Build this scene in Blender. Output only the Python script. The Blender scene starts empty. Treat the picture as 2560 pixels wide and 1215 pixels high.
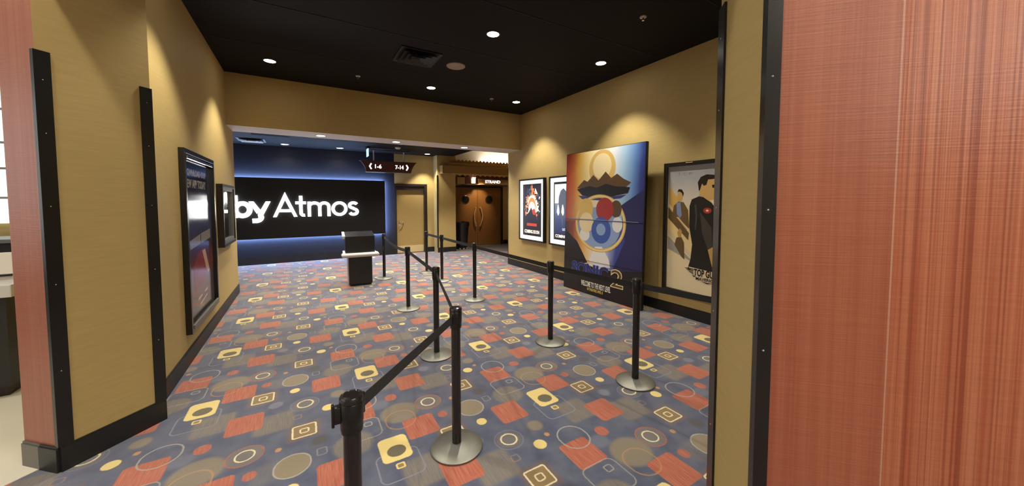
import bpy, bmesh, math, random
from mathutils import Vector, Matrix
random.seed(4)
PI = math.pi
C = bpy.context.scene.collection
SC = bpy.context.scene

# ------------------------------------------------------------------ materials
def lin(c):
    return tuple((x/12.92 if x <= .04045 else ((x+.055)/1.055)**2.4) for x in c)
def srgb(r, g, b):
    return lin((r/255, g/255, b/255)) + (1,)
MATS = {}
def mat(name, col, rough=.6, metal=0, spec=.5, emit=None, es=0, noise=0, nscale=(30,30,30), bump=0, coat=0, sheen=0):
    m = bpy.data.materials.new(name); m.use_nodes = True
    nt = m.node_tree; p = nt.nodes['Principled BSDF']
    p.inputs['Base Color'].default_value = col if len(col) == 4 else tuple(col)+(1,)
    p.inputs['Roughness'].default_value = rough
    p.inputs['Metallic'].default_value = metal
    p.inputs['Specular IOR Level'].default_value = spec
    p.inputs['Coat Weight'].default_value = coat
    p.inputs['Sheen Weight'].default_value = sheen
    if emit:
        p.inputs['Emission Color'].default_value = emit if len(emit) == 4 else tuple(emit)+(1,)
        p.inputs['Emission Strength'].default_value = es
    if noise or bump:
        tc = nt.nodes.new('ShaderNodeTexCoord'); mp = nt.nodes.new('ShaderNodeMapping')
        mp.inputs['Scale'].default_value = nscale
        nz = nt.nodes.new('ShaderNodeTexNoise'); nz.inputs['Scale'].default_value = 1; nz.inputs['Detail'].default_value = 4
        nt.links.new(tc.outputs['Object'], mp.inputs[0]); nt.links.new(mp.outputs[0], nz.inputs['Vector'])
        if noise:
            mx = nt.nodes.new('ShaderNodeMix'); mx.data_type = 'RGBA'
            c = Vector(col[:3])
            mx.inputs[6].default_value = tuple(c*(1-noise))+(1,); mx.inputs[7].default_value = tuple(c*(1+noise))+(1,)
            nt.links.new(nz.outputs['Fac'], mx.inputs[0]); nt.links.new(mx.outputs[2], p.inputs['Base Color'])
        if bump:
            b = nt.nodes.new('ShaderNodeBump'); b.inputs['Strength'].default_value = bump; b.inputs['Distance'].default_value = .002
            nt.links.new(nz.outputs['Fac'], b.inputs['Height']); nt.links.new(b.outputs[0], p.inputs['Normal'])
    MATS[name] = m
    return m

def ramp_mat(name, stops, axis=0, rough=.35, emit=0, skew=0.0, nz=0.0):
    """printed gradient across the sheet, in its own generated coordinates"""
    m = mat(name, (.5,.5,.5), rough); nt = m.node_tree; p = nt.nodes['Principled BSDF']
    tc = nt.nodes.new('ShaderNodeTexCoord'); sp = nt.nodes.new('ShaderNodeSeparateXYZ')
    nt.links.new(tc.outputs['Generated'], sp.inputs[0])
    ma = nt.nodes.new('ShaderNodeMath'); ma.operation = 'MULTIPLY_ADD'; ma.inputs[1].default_value = skew
    nt.links.new(sp.outputs[1-axis], ma.inputs[0]); nt.links.new(sp.outputs[axis], ma.inputs[2])
    r = nt.nodes.new('ShaderNodeValToRGB'); e = r.color_ramp.elements
    while len(e) < len(stops): e.new(.5)
    for i, (t, c) in enumerate(stops): e[i].position = t
    for i, (t, c) in enumerate(stops): e[i].color = c
    if nz:
        n = nt.nodes.new('ShaderNodeTexNoise'); n.inputs['Scale'].default_value = 5
        nt.links.new(tc.outputs['Generated'], n.inputs['Vector'])
        m2 = nt.nodes.new('ShaderNodeMath'); m2.operation = 'MULTIPLY_ADD'; m2.inputs[1].default_value = nz
        nt.links.new(n.outputs['Fac'], m2.inputs[0]); nt.links.new(ma.outputs[0], m2.inputs[2])
        nt.links.new(m2.outputs[0], r.inputs[0])
    else:
        nt.links.new(ma.outputs[0], r.inputs[0])
    nt.links.new(r.outputs[0], p.inputs['Base Color'])
    if emit:
        nt.links.new(r.outputs[0], p.inputs['Emission Color']); p.inputs['Emission Strength'].default_value = emit
    return m

# ------------------------------------------------------------------ carpet: every motif is a rounded box in a 1.21 m repeat
TX, TY, CX, CY = 1.209, 1.222, .485, 2.37
def carpet_material():
    g = bpy.data.node_groups.new('motif', 'ShaderNodeTree')
    for n, t in (('P','NodeSocketVector'),('C','NodeSocketVector'),('H','NodeSocketVector'),('R','NodeSocketFloat')):
        g.interface.new_socket(n, in_out='INPUT', socket_type=t)
    g.interface.new_socket('D', in_out='OUTPUT', socket_type='NodeSocketFloat')
    gi = g.nodes.new('NodeGroupInput'); go = g.nodes.new('NodeGroupOutput')
    def vm(op, a, b=None, c=None):
        n = g.nodes.new('ShaderNodeVectorMath'); n.operation = op
        for i, v in enumerate((a, b, c)):
            if v is None: continue
            if isinstance(v, tuple): n.inputs[i].default_value = v
            else: g.links.new(v, n.inputs[i])
        return n
    d = vm('SUBTRACT', gi.outputs['P'], gi.outputs['C'])
    w = vm('WRAP', d.outputs[0], (TX/2,TY/2,1), (-TX/2,-TY/2,-1))
    a = vm('ABSOLUTE', w.outputs[0]); q = vm('SUBTRACT', a.outputs[0], gi.outputs['H'])
    q2 = vm('MAXIMUM', q.outputs[0], (0,0,0)); l = vm('LENGTH', q2.outputs[0])
    s = g.nodes.new('ShaderNodeMath'); s.operation = 'SUBTRACT'
    g.links.new(l.outputs['Value'], s.inputs[0]); g.links.new(gi.outputs['R'], s.inputs[1])
    g.links.new(s.outputs[0], go.inputs['D'])

    m = mat('carpet', (.1,.1,.15), .95, spec=.12); nt = m.node_tree; p = nt.nodes['Principled BSDF']
    N, L = nt.nodes, nt.links
    tc = N.new('ShaderNodeTexCoord')
    mp = N.new('ShaderNodeMapping'); mp.inputs['Location'].default_value = (-CX,-CY,0)
    L.new(tc.outputs['Object'], mp.inputs[0])
    def noise(scale, detail=2, sc=(1,1,1)):
        q = N.new('ShaderNodeMapping'); q.inputs['Scale'].default_value = sc; L.new(tc.outputs['Object'], q.inputs[0])
        n = N.new('ShaderNodeTexNoise'); n.inputs['Scale'].default_value = scale; n.inputs['Detail'].default_value = detail
        L.new(q.outputs[0], n.inputs['Vector']); return n
    wob = noise(60, 2)
    wm = N.new('ShaderNodeVectorMath'); wm.operation = 'MULTIPLY_ADD'
    wm.inputs[1].default_value = (.007,.007,0)
    L.new(wob.outputs['Color'], wm.inputs[0]); L.new(mp.outputs[0], wm.inputs[2])
    fl = N.new('ShaderNodeVectorMath'); fl.operation = 'MULTIPLY_ADD'; fl.inputs[1].default_value = (1,1,0); fl.inputs[2].default_value = (-.0035,-.0035,0)
    L.new(wm.outputs[0], fl.inputs[0])
    PO = fl.outputs[0]
    streak = noise(1, 3, (150, 7, 1))
    blot = noise(7, 3)
    fine = noise(260, 2)
    def ranged(sock, a, b, lo, hi, smooth=False):
        n = N.new('ShaderNodeMapRange'); n.inputs['From Min'].default_value = a; n.inputs['From Max'].default_value = b
        n.inputs['To Min'].default_value = lo; n.inputs['To Max'].default_value = hi
        if smooth: n.interpolation_type = 'SMOOTHSTEP'
        L.new(sock, n.inputs['Value']); return n.outputs[0]
    def mul(a, b):
        n = N.new('ShaderNodeMath'); n.operation = 'MULTIPLY'
        for i, v in enumerate((a, b)):
            if isinstance(v, (int, float)): n.inputs[i].default_value = v
            else: L.new(v, n.inputs[i])
        return n.outputs[0]
    def mix(fac, a, b):
        n = N.new('ShaderNodeMix'); n.data_type = 'RGBA'
        for i, v in ((0, fac), (6, a), (7, b)):
            if isinstance(v, tuple): n.inputs[i].default_value = v
            elif isinstance(v, (int, float)): n.inputs[i].default_value = v
            else: L.new(v, n.inputs[i])
        return n.outputs[2]
    K = CARPET
    cur = mix(ranged(blot.outputs['Fac'], .35, .65, 0, 1), K['blue'], K['blue2'])
    st_soft = ranged(streak.outputs['Fac'], .35, .65, .45, 1)
    st_red = mix(ranged(streak.outputs['Fac'], .38, .66, 0, 1), K['red'], K['red2'])
    def dist(cx, cy, hx, hy, r):
        n = N.new('ShaderNodeGroup'); n.node_tree = g
        L.new(PO, n.inputs['P']); n.inputs['C'].default_value = (cx,cy,0)
        n.inputs['H'].default_value = (max(hx-r,0), max(hy-r,0), 0); n.inputs['R'].default_value = r
        return n.outputs['D']
    def fill(cx, cy, hx, hy, r, col, op=1., soft=.004, streaky=False):
        nonlocal cur
        f = ranged(dist(cx,cy,hx,hy,r), soft, -soft, 0, 1, True)
        if streaky: f = mul(f, st_soft)
        if op < 1: f = mul(f, op)
        cur = mix(f, cur, col)
    def ring(cx, cy, hx, hy, r, w, col, op=1., soft=.003):
        nonlocal cur
        n = N.new('ShaderNodeMath'); n.operation = 'ABSOLUTE'; L.new(dist(cx,cy,hx,hy,r), n.inputs[0])
        f = ranged(n.outputs[0], w+soft, w-soft, 0, 1, True)
        if op < 1: f = mul(f, op)
        cur = mix(f, cur, col)
    ol, ol2, red, yel, cr, gr, og = K['olive'], K['olive2'], st_red, K['yellow'], K['cream'], K['grey'], K['orange']
    # soft olive patches underneath
    fill(.504,-.50,.125,.125,.04, ol, .75, .02, True)
    fill(.125,-.30,.125,.13,.04, ol, .75, .02, True)
    fill(.13,.38,.14,.13,.13, ol, .8, .02)
    fill(-.225,.17,.125,.125,.12, ol, .8, .02, True)
    fill(-.264,-.295,.055,.058,.055, ol, .8, .015)
    fill(.52,.16,.10,.09,.05, ol, .35, .03, True)
    fill(.50,-.232,.05,.05,.05, K['pale'], .6, .01)
    fill(-.423,.335,.052,.05,.05, K['dark'], .8, .015)
    fill(.02,.56,.07,.06,.06, K['pale'], .35, .02)
    # red blocks
    for x, y in ((.225,.133),(-.152,.535),(.319,-.405),(-.338,-.05)): fill(x,y,.112,.122,.028, red)
    # framed squares
    for x, y in ((.403,-.062),(-.512,.51)):
        fill(x,y,.105,.105,.015, K['rust'], .55, .02, True)
        fill(x,y,.078,.076,.014, ol2, .9)
        ring(x,y,.073,.073,.014,.0055, cr)
        ring(x,y,.026,.026,.014,.005, cr)
    # ring pairs
    fill(.363,.41,.10,.10,.10, ol, .45, .01)
    ring(.363,.41,.103,.10,.10,.0045, red, .8)
    ring(.363,.412,.052,.055,.052,.005, cr)
    fill(-.506,-.33,.085,.085,.085, ol, .4, .03)
    ring(-.506,-.33,.10,.097,.097,.003, K['pale'], .7)
    ring(-.504,-.327,.055,.055,.055,.0055, cr)
    fill(-.578,.156,.10,.108,.10, ol, .95)
    ring(-.578,.156,.10,.108,.10,.0045, gr)
    ring(-.103,-.538,.105,.117,.105,.005, gr, .85)
    ring(.115,.285,.105,.115,.10,.005, og, .55)
    # outline boxes
    ring(-.155,.30,.125,.12,.05,.004, gr, .7)
    ring(-.107,.35,.026,.024,.014,.004, gr, .8)
    ring(.005,-.179,.13,.128,.045,.004, K['pale'], .95)
    ring(-.557,-.504,.026,.027,.012,.004, og, .4)
    ring(-.413,.206,.028,.035,.01,.004, gr, .5)
    # dots
    fill(.409,.189,.036,.041,.036, red, .9)
    fill(.112,-.592,.047,.051,.047, red, .95)
    fill(.547,.365,.018,.021,.018, og, .9, .006)
    fill(-.247,-.42,.018,.02,.018, og, .9, .006)
    fill(-.58,-.053,.037,.04,.037, yel)
    fill(-.346,-.479,.044,.046,.044, yel)
    # yellow block with a dark oval
    fill(.006,-.013,.094,.124,.036, yel)
    fill(.011,-.042,.06,.056,.056, K['oval'])
    fill(.004,-.19,.028,.026,.012, yel)
    fill(.004,-.19,.018,.016,.008, ol2)
    cur = mix(ranged(fine.outputs['Fac'], .35, .65, 0, .22), cur, K['shade'])
    L.new(cur, p.inputs['Base Color'])
    p.inputs['Sheen Weight'].default_value = .8; p.inputs['Sheen Roughness'].default_value = .4; p.inputs['Sheen Tint'].default_value = (1,.95,.88,1)
    b = N.new('ShaderNodeBump'); b.inputs['Strength'].default_value = .4; b.inputs['Distance'].default_value = .003
    L.new(fine.outputs['Fac'], b.inputs['Height']); L.new(b.outputs[0], p.inputs['Normal'])
    return m

CARPET = {k: v+(1,) for k, v in dict(blue=(.066,.080,.140), blue2=(.104,.118,.172), red=(.36,.088,.052), red2=(.46,.16,.10),
    yellow=(.76,.60,.23), olive=(.25,.205,.135), olive2=(.26,.18,.075), cream=(.76,.66,.42), grey=(.37,.35,.30),
    orange=(.50,.26,.10), dark=(.075,.07,.07), pale=(.22,.23,.29), rust=(.24,.125,.055), oval=(.13,.115,.07), shade=(.05,.05,.056)).items()}

# ------------------------------------------------------------------ mesh helpers
def link(name, bm, mats, parent=None, smooth=False, loc=None, M=None):
    me = bpy.data.meshes.new(name)
    bmesh.ops.recalc_face_normals(bm, faces=bm.faces)
    bm.to_mesh(me); bm.free()
    return link_me(name, me, mats, parent, smooth, loc, M)
def link_me(name, me, mats, parent=None, smooth=False, loc=None, M=None):
    if not isinstance(mats, (list, tuple)): mats = [mats]
    for m in mats: me.materials.append(MATS[m] if isinstance(m, str) else m)
    o = bpy.data.objects.new(name, me); C.objects.link(o)
    if parent: o.parent = parent
    if loc: o.location = loc
    if M is not None: o.matrix_world = M
    if smooth:
        for f in me.polygons: f.use_smooth = True
        if smooth != 'all':
            me.set_sharp_from_angle(angle=math.radians(35))
    return o
def BM(): return bmesh.new()
def box(bm, x0, x1, y0, y1, z0, z1, bev=0, mi=0, seg=2):
    r = bmesh.ops.create_cube(bm, size=1)
    vs = r['verts']
    for v in vs:
        v.co = Vector((x0+(v.co.x+.5)*(x1-x0), y0+(v.co.y+.5)*(y1-y0), z0+(v.co.z+.5)*(z1-z0)))
    fs = list({f for v in vs for f in v.link_faces})
    for f in fs: f.material_index = mi
    if bev:
        es = list({e for v in vs for e in v.link_edges})
        bmesh.ops.bevel(bm, geom=es, offset=bev, segments=seg, affect='EDGES', profile=.5)
    return vs
def prism(bm, pts, z0, z1, mi=0, side_mi=None, top_mi=None, bot_mi=None):
    a = [bm.verts.new((x,y,z0)) for x, y in pts]; b = [bm.verts.new((x,y,z1)) for x, y in pts]
    n = len(pts)
    f = bm.faces.new(a[::-1]); f.material_index = mi if bot_mi is None else bot_mi
    f = bm.faces.new(b); f.material_index = mi if top_mi is None else top_mi
    for i in range(n):
        f = bm.faces.new((a[i], a[(i+1)%n], b[(i+1)%n], b[i]))
        f.material_index = (side_mi or {}).get(i, mi)
def lathe(bm, prof, n=32, mi=0, cx=0, cy=0, cap=True):
    rings = []
    for r, z in prof:
        rings.append([bm.verts.new((cx+r*math.cos(2*PI*i/n), cy+r*math.sin(2*PI*i/n), z)) for i in range(n)])
    for a, b in zip(rings, rings[1:]):
        for i in range(n):
            f = bm.faces.new((a[i], a[(i+1)%n], b[(i+1)%n], b[i])); f.material_index = mi
    if cap:
        for q in (rings[0], rings[-1]):
            f = bm.faces.new(q); f.material_index = mi
def tube(bm, pts, r, n=10, mi=0):
    pts = [Vector(p) for p in pts]; rings = []
    for i, p in enumerate(pts):
        d = (pts[min(i+1,len(pts)-1)]-pts[max(i-1,0)]).normalized()
        up = Vector((0,0,1)) if abs(d.z) < .9 else Vector((1,0,0))
        u = d.cross(up).normalized(); v = d.cross(u)
        rr = r[i] if isinstance(r, (list,tuple)) else r
        rings.append([bm.verts.new(p+rr*(u*math.cos(2*PI*k/n)+v*math.sin(2*PI*k/n))) for k in range(n)])
    for a, b in zip(rings, rings[1:]):
        for k in range(n):
            f = bm.faces.new((a[k], a[(k+1)%n], b[(k+1)%n], b[k])); f.material_index = mi
    bm.faces.new(rings[0]); bm.faces.new(rings[-1])
def poly(bm, pts, z, mi=0):
    f = bm.faces.new([bm.verts.new((x,y,z)) for x, y in pts]); f.material_index = mi
    if f.normal.z < 0: f.normal_flip()
    return f
def ell(cx, cy, rx, ry, n=40, a0=0, a1=2*PI):
    return [(cx+rx*math.cos(a0+(a1-a0)*i/n), cy+ry*math.sin(a0+(a1-a0)*i/n)) for i in range(n+(0 if abs(a1-a0-2*PI)<1e-6 else 1))]
def ringpoly(bm, cx, cy, rx, ry, w, z, mi, n=56):
    for i in range(n):
        a, b = 2*PI*i/n, 2*PI*(i+1)/n
        poly(bm, [(cx+rx*math.cos(a),cy+ry*math.sin(a)),(cx+rx*math.cos(b),cy+ry*math.sin(b)),(cx+(rx-w)*math.cos(b),cy+(ry-w)*math.sin(b)),(cx+(rx-w)*math.cos(a),cy+(ry-w)*math.sin(a))], z, mi)
def stroke(bm, pts, w, z0, z1, mi=0, closed=False):
    """a flat ribbon of width w along 2D points, extruded z0..z1"""
    P = [Vector(p) for p in pts]; n = len(P); Lf, Rt = [], []
    for i in range(n):
        a = P[(i-1)%n] if (closed or i > 0) else None; b = P[(i+1)%n] if (closed or i < n-1) else None
        d1 = (P[i]-a).normalized() if a is not None else None; d2 = (b-P[i]).normalized() if b is not None else None
        if d1 is None: d1 = d2
        if d2 is None: d2 = d1
        t = (d1+d2).normalized(); nn = Vector((-t.y,t.x)); k = 1/max(.4, nn.dot(Vector((-d1.y,d1.x))))
        Lf.append(P[i]+nn*w/2*k); Rt.append(P[i]-nn*w/2*k)
    V = [[bm.verts.new((q.x,q.y,z)) for q in s] for s in (Lf, Rt) for z in (z0, z1)]  # L0 L1 R0 R1
    m = n if closed else n-1
    for i in range(m):
        j = (i+1)%n
        for A, B in ((V[0],V[1]),(V[1],V[3]),(V[3],V[2]),(V[2],V[0])):
            f = bm.faces.new((A[i],A[j],B[j],B[i])); f.material_index = mi
    if not closed:
        for i in (0, n-1):
            f = bm.faces.new((V[0][i],V[1][i],V[3][i],V[2][i])); f.material_index = mi
def text_bm(bm, s, x0, x1, y0, y1, z, depth=.001, mi=0, bold=0.0, spacing=1.0):
    cu = bpy.data.curves.new('t', 'FONT'); cu.body = s; cu.extrude = .01; cu.offset = bold; cu.space_character = spacing; cu.resolution_u = 3
    o = bpy.data.objects.new('t', cu); C.objects.link(o)
    bpy.context.view_layer.update()
    me = bpy.data.meshes.new_from_object(o.evaluated_get(bpy.context.evaluated_depsgraph_get()))
    bpy.data.objects.remove(o); bpy.data.curves.remove(cu)
    xs = [v.co.x for v in me.vertices]; ys = [v.co.y for v in me.vertices]
    a, b, c, d = min(xs), max(xs), min(ys), max(ys)
    for v in me.vertices:
        v.co = Vector((x0+(v.co.x-a)/(b-a)*(x1-x0), y0+(v.co.y-c)/(d-c)*(y1-y0), z+(depth if v.co.z > 0 else 0)))
    nf = len(bm.faces); bm.from_mesh(me); bpy.data.meshes.remove(me)
    bm.faces.ensure_lookup_table()
    for f in bm.faces[nf:]: f.material_index = mi
def empty(name, loc=(0,0,0), M=None):
    o = bpy.data.objects.new(name, None); C.objects.link(o); o.empty_display_size = .1
    o.location = loc
    if M is not None: o.matrix_world = M
    return o
def tag(o, label, cat, group=None):
    o['label'] = label; o['category'] = cat
    if group: o['group'] = group
    return o
def struct(o, label=None):
    o['kind'] = 'structure'
    if label: o['label'] = label
    return o
def face_right(y, z, x):   # hung on the right wall, looking towards -x; local x = viewer's right
    return Matrix(((0,0,-1,x),(-1,0,0,y),(0,1,0,z),(0,0,0,1)))
def face_left(y, z, x):
    return Matrix(((0,0,1,x),(1,0,0,y),(0,1,0,z),(0,0,0,1)))
def face_back(x, z, y):
    return Matrix(((1,0,0,x),(0,0,-1,y),(0,1,0,z),(0,0,0,1)))
def setM(o, M):
    o.matrix_world = M; return o

# ------------------------------------------------------------------ material list
WALLC = (.475,.352,.137)
mat('wallcover', WALLC, .62, noise=.10, nscale=(6,6,60), bump=.25, spec=.3)
mat('wallcover_dark', (.40,.28,.11), .6, noise=.1, nscale=(6,6,60), spec=.3)
def red_wall():
    m = mat('red_wallcover', (.36,.11,.06), .36, spec=.5); nt = m.node_tree; N, L = nt.nodes, nt.links; p = N['Principled BSDF']
    tc = N.new('ShaderNodeTexCoord')
    def nz(sc, det=2):
        mp = N.new('ShaderNodeMapping'); mp.inputs['Scale'].default_value = sc; L.new(tc.outputs['Object'], mp.inputs[0])
        n = N.new('ShaderNodeTexNoise'); n.inputs['Scale'].default_value = 1; n.inputs['Detail'].default_value = det
        L.new(mp.outputs[0], n.inputs['Vector']); return n
    sp = N.new('ShaderNodeSeparateXYZ'); L.new(tc.outputs['Object'], sp.inputs[0])
    def mth(op, a, b=None, c=None):
        n = N.new('ShaderNodeMath'); n.operation = op
        for i, v in enumerate((a, b, c)):
            if v is None: continue
            if isinstance(v, (int, float)): n.inputs[i].default_value = v
            else: L.new(v, n.inputs[i])
        return n.outputs[0]
    t_ = mth('MULTIPLY', mth('SUBTRACT', sp.outputs[0], sp.outputs[1]), .7071)      # metres along the wall
    t_ = mth('SUBTRACT', t_, (1.309-.574)*.7071)
    right = mth('GREATER_THAN', t_, .354)
    seam = mth('LESS_THAN', mth('ABSOLUTE', mth('SUBTRACT', t_, .350)), .0025)
    ver = nz((38,38,.35), 3); fin = nz((170,170,1.2), 2); hor = nz((5,5,190), 2)
    def mr(x, a, b, c, d):
        n = N.new('ShaderNodeMapRange'); L.new(x, n.inputs[0])
        for i, v in enumerate((a,b,c,d)): n.inputs[i+1].default_value = v
        return n.outputs[0]
    def mixc(f, a, b, mode='MIX'):
        n = N.new('ShaderNodeMix'); n.data_type = 'RGBA'; n.blend_type = mode
        for i, v in ((0,f),(6,a),(7,b)):
            if isinstance(v, (tuple, int, float)): n.inputs[i].default_value = v
            else: L.new(v, n.inputs[i])
        return n.outputs[2]
    vv = mth('ADD', mth('MULTIPLY', ver.outputs['Fac'], .6), mth('MULTIPLY', fin.outputs['Fac'], .4))
    left_c = mixc(mr(vv,.36,.62,0,1), (.30,.082,.042,1), (.37,.122,.064,1))
    right_c = mixc(mr(vv,.38,.60,0,1), (.34,.088,.04,1), (.46,.165,.085,1))
    base = mixc(right, left_c, right_c)
    pin = nz((95,95,.15), 0)
    base = mixc(mth('MULTIPLY', right, mr(pin.outputs['Fac'], .56, .66, 0, .6)), base, (.20,.040,.018,1))
    base = mixc(.09, base, mixc(mr(hor.outputs['Fac'],.35,.65,0,1), (.25,.25,.25,1), (.75,.75,.75,1)), 'OVERLAY')
    base = mixc(mth('MULTIPLY', seam, .5), base, (.6,.36,.26,1))
    L.new(base, p.inputs['Base Color'])
    b = N.new('ShaderNodeBump'); b.inputs['Strength'].default_value = .5; b.inputs['Distance'].default_value = .002
    L.new(mth('ADD', mth('MULTIPLY', vv, mr(right,0,1,.5,2.2)), mth('MULTIPLY', hor.outputs['Fac'], .5)), b.inputs['Height']); L.new(b.outputs[0], p.inputs['Normal'])
red_wall()
mat('soffit_paint', (.62,.60,.57), .6)
mat('navy_wall', (.007,.0085,.017), .6, noise=.15, nscale=(4,4,30))
mat('ceiling_black', (.0045,.0045,.0043), .7, spec=.2, noise=.2, nscale=(2,12,1))
mat('rubber_black', (.012,.011,.010), .45)
mat('guard_black', (.010,.0095,.009), .28)
mat('black_plastic', (.008,.008,.008), .3)
mat('black_metal', (.010,.009,.009), .25, coat=.3)
mat('steel', (.25,.25,.22), .5, metal=1, noise=.08, nscale=(60,60,60))
mat('belt_fabric', (.016,.016,.018), .75, noise=.3, nscale=(300,300,300))
mat('black_gloss', (.006,.006,.007), .12)
mat('sign_panel', (.007,.007,.0075), .45, spec=.3)
mat('white_paint', (.62,.60,.57), .35)
mat('grey_paint', (.42,.40,.38), .4)
mat('skirting_tile', (.10,.09,.075), .3)
mat('vent_black', (.007,.0065,.006), .5)
mat('vent_dark', (.002,.002,.002), .7)
mat('off_white', (.55,.50,.44), .5)
mat('speaker_grille', (.36,.30,.24), .6, noise=.2, nscale=(200,200,200))
mat('door_beige', (.42,.29,.10), .5, noise=.08, nscale=(5,5,50))
mat('frame_brown', (.018,.012,.009), .4)
mat('wood_door', (.22,.098,.028), .4, noise=.15, nscale=(30,30,2))
mat('brass', (.80,.62,.34), .35, metal=.6)
mat('dark_bronze', (.10,.075,.045), .3, metal=.8)
mat('kick_plate', (.72,.58,.30), .35, metal=.2)
mat('dark_glass', (.01,.01,.01), .08)
mat('chrome', (.75,.75,.75), .15, metal=1)
mat('marquee_trim', (.55,.38,.13), .5)
mat('marquee_panel', (.30,.17,.055), .5, noise=.1)
mat('maroon', (.07,.014,.008), .4)
mat('tile_white', (.74,.70,.58), .22, noise=.1, nscale=(2,2,2))
mat('counter_black', (.015,.014,.013), .35)
mat('plain_carpet', (.16,.14,.13), .95, noise=.25, nscale=(120,120,120))
mat('bag_black', (.01,.01,.01), .3)
mat('lobby_wall', (.55,.50,.42), .6)
mat('lamp_glow', (1,1,1), .5, emit=(1,.94,.84), es=45)
mat('lamp_glow_far', (1,1,1), .5, emit=(1,.94,.84), es=14)
mat('window_glow', (.9,.95,1), .5, emit=(.92,.96,1), es=1.4)
mat('window_warm', (.9,.9,.9), .5, emit=(1,.93,.80), es=7)
mat('sign_white', (1,1,1), .5, emit=(1,.98,.98), es=9)
mat('sign_white_small', (1,1,1), .5, emit=(1,.96,.95), es=2.2)
mat('led_blue', (.5,.6,1), .5, emit=(.36,.54,1), es=105)
mat('cove_glow', (1,1,1), .5, emit=(1,.93,.78), es=70)
mat('lamp_box', (1,1,1), .5, emit=(1,.80,.42), es=.95)
mat('lightbox_white', (.9,.9,.9), .4, emit=(1,.985,.96), es=1.15)
mat('exit_glow', (.6,.9,1), .3, emit=(.6,.85,1), es=1.2)
mat('glazing', (.02,.02,.02), .05)
mat('carpet_tmp', (.1,.1,.1))
MATS['carpet'] = carpet_material()

# ------------------------------------------------------------------ the setting
XL, XR, YF, YB, ZC, ZS, ZF = -1.026, 4.625, 7.329, 7.957, 3.74, 2.89, 3.10
A = (-1.307,3.19); B = (-.931,3.583); E1 = (-1.53,3.395)
R2 = (1.309,.574); R1 = (1.623,.903)
bm = BM(); box(bm, -6, 9.5, -4.5, 12.5, -.12, 0); struct(link('floor', bm, 'carpet'), 'blue patterned carpet with red blocks and yellow motifs')
bm = BM(); prism(bm, [(-1.42,3.30),(-6,-1.28),(-9.5,-1.28),(-9.5,9.5),(-1.54,9.5),(-1.54,3.42)], -.05, .004)
struct(link('floor_lobby', bm, 'tile_white'), 'pale polished tile floor left of the carpet')
bm = BM(); prism(bm, [(4.4,10.80),(5.75,9.95),(8.2,9.95),(8.2,11.8),(4.4,11.8)], -.02, .004)
struct(link('floor_entry', bm, 'plain_carpet'))
# left wall with its angled end pillar
bm = BM()
prism(bm, [A, B, (-1.026,3.68), (XL,YB), (-1.53,YB), E1], 0, ZC, side_mi={5:1})
struct(link('wall_left', bm, ['wallcover','red_wallcover']), 'tan wall on the left ending in an angled pillar')
bm = BM(); box(bm, XR, XR+.2, -2.6, YB, 0, ZC); struct(link('wall_right', bm, 'wallcover'), 'tan wall on the right behind the posters')
bm = BM(); prism(bm, [(XL,YF),(XR,YF),(XR,YB),(XL,YB)], ZS, ZC, bot_mi=1)
struct(link('wall_header', bm, ['wallcover','soffit_paint']), 'tan header with pale underside across the far opening')
bm = BM(); prism(bm, [R2, R1, (4.72,-2.20), (4.41,-2.53)], 0, 4.3, side_mi={3:1})
struct(link('wall_front', bm, ['wallcover','red_wallcover']), 'red wallcovered wall nearest the camera at right')
d = .106
bm = BM(); prism(bm, [A, R2, (R2[0]+d,R2[1]+d), (A[0]+d,A[1]+d)], 3.06, 4.3)
struct(link('wall_opening', bm, 'wallcover'))
bm = BM(); prism(bm, [A, E1, (-1.53,YB), (4.82,YB), (4.82,-2.4), (4.45,-2.5), R2], ZC, ZC+.12)
struct(link('ceiling', bm, 'ceiling_black'), 'black ceiling of the hall')
bm = BM()   # board joints in the hall ceiling, a few millimetres proud
for y in (1.0,2.2,3.4,4.62,5.84,7.06):
    box(bm, XL+.02, XR-.02, y-.006, y+.006, ZC-.004, ZC)
struct(link('trim_9', bm, 'vent_dark'))
# baseboards
def base_strip(name, pts, h=.157, t=.015, m='rubber_black'):
    bm = BM()
    for (x0,y0),(x1,y1) in zip(pts, pts[1:]):
        dd = Vector((x1-x0,y1-y0)).normalized(); nn = Vector((dd.y,-dd.x))*t; ex = dd*t
        prism(bm, [(x0-ex.x*0,y0),(x1,y1),(x1+nn.x+ex.x*.0,y1+nn.y),(x0+nn.x,y0+nn.y)], 0, h-.012)
        prism(bm, [(x0,y0),(x1,y1),(x1+nn.x*.6,y1+nn.y*.6),(x0+nn.x*.6,y0+nn.y*.6)], h-.012, h)
    return struct(link(name, bm, m))
base_strip('baseboard_left', [A, (B[0],B[1])])
base_strip('baseboard_left_2', [(XL,3.68),(XL,YB)])
base_strip('baseboard_right', [(XR,YB),(XR,-2.2)])
base_strip('baseboard_end', [(-1.42,3.292),A])
base_strip('baseboard_lobby', [(-1.53,3.395),(-1.42,3.292)], m='skirting_tile')
base_strip('baseboard_front', [R1,R2,(4.41,-2.53)])
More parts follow.
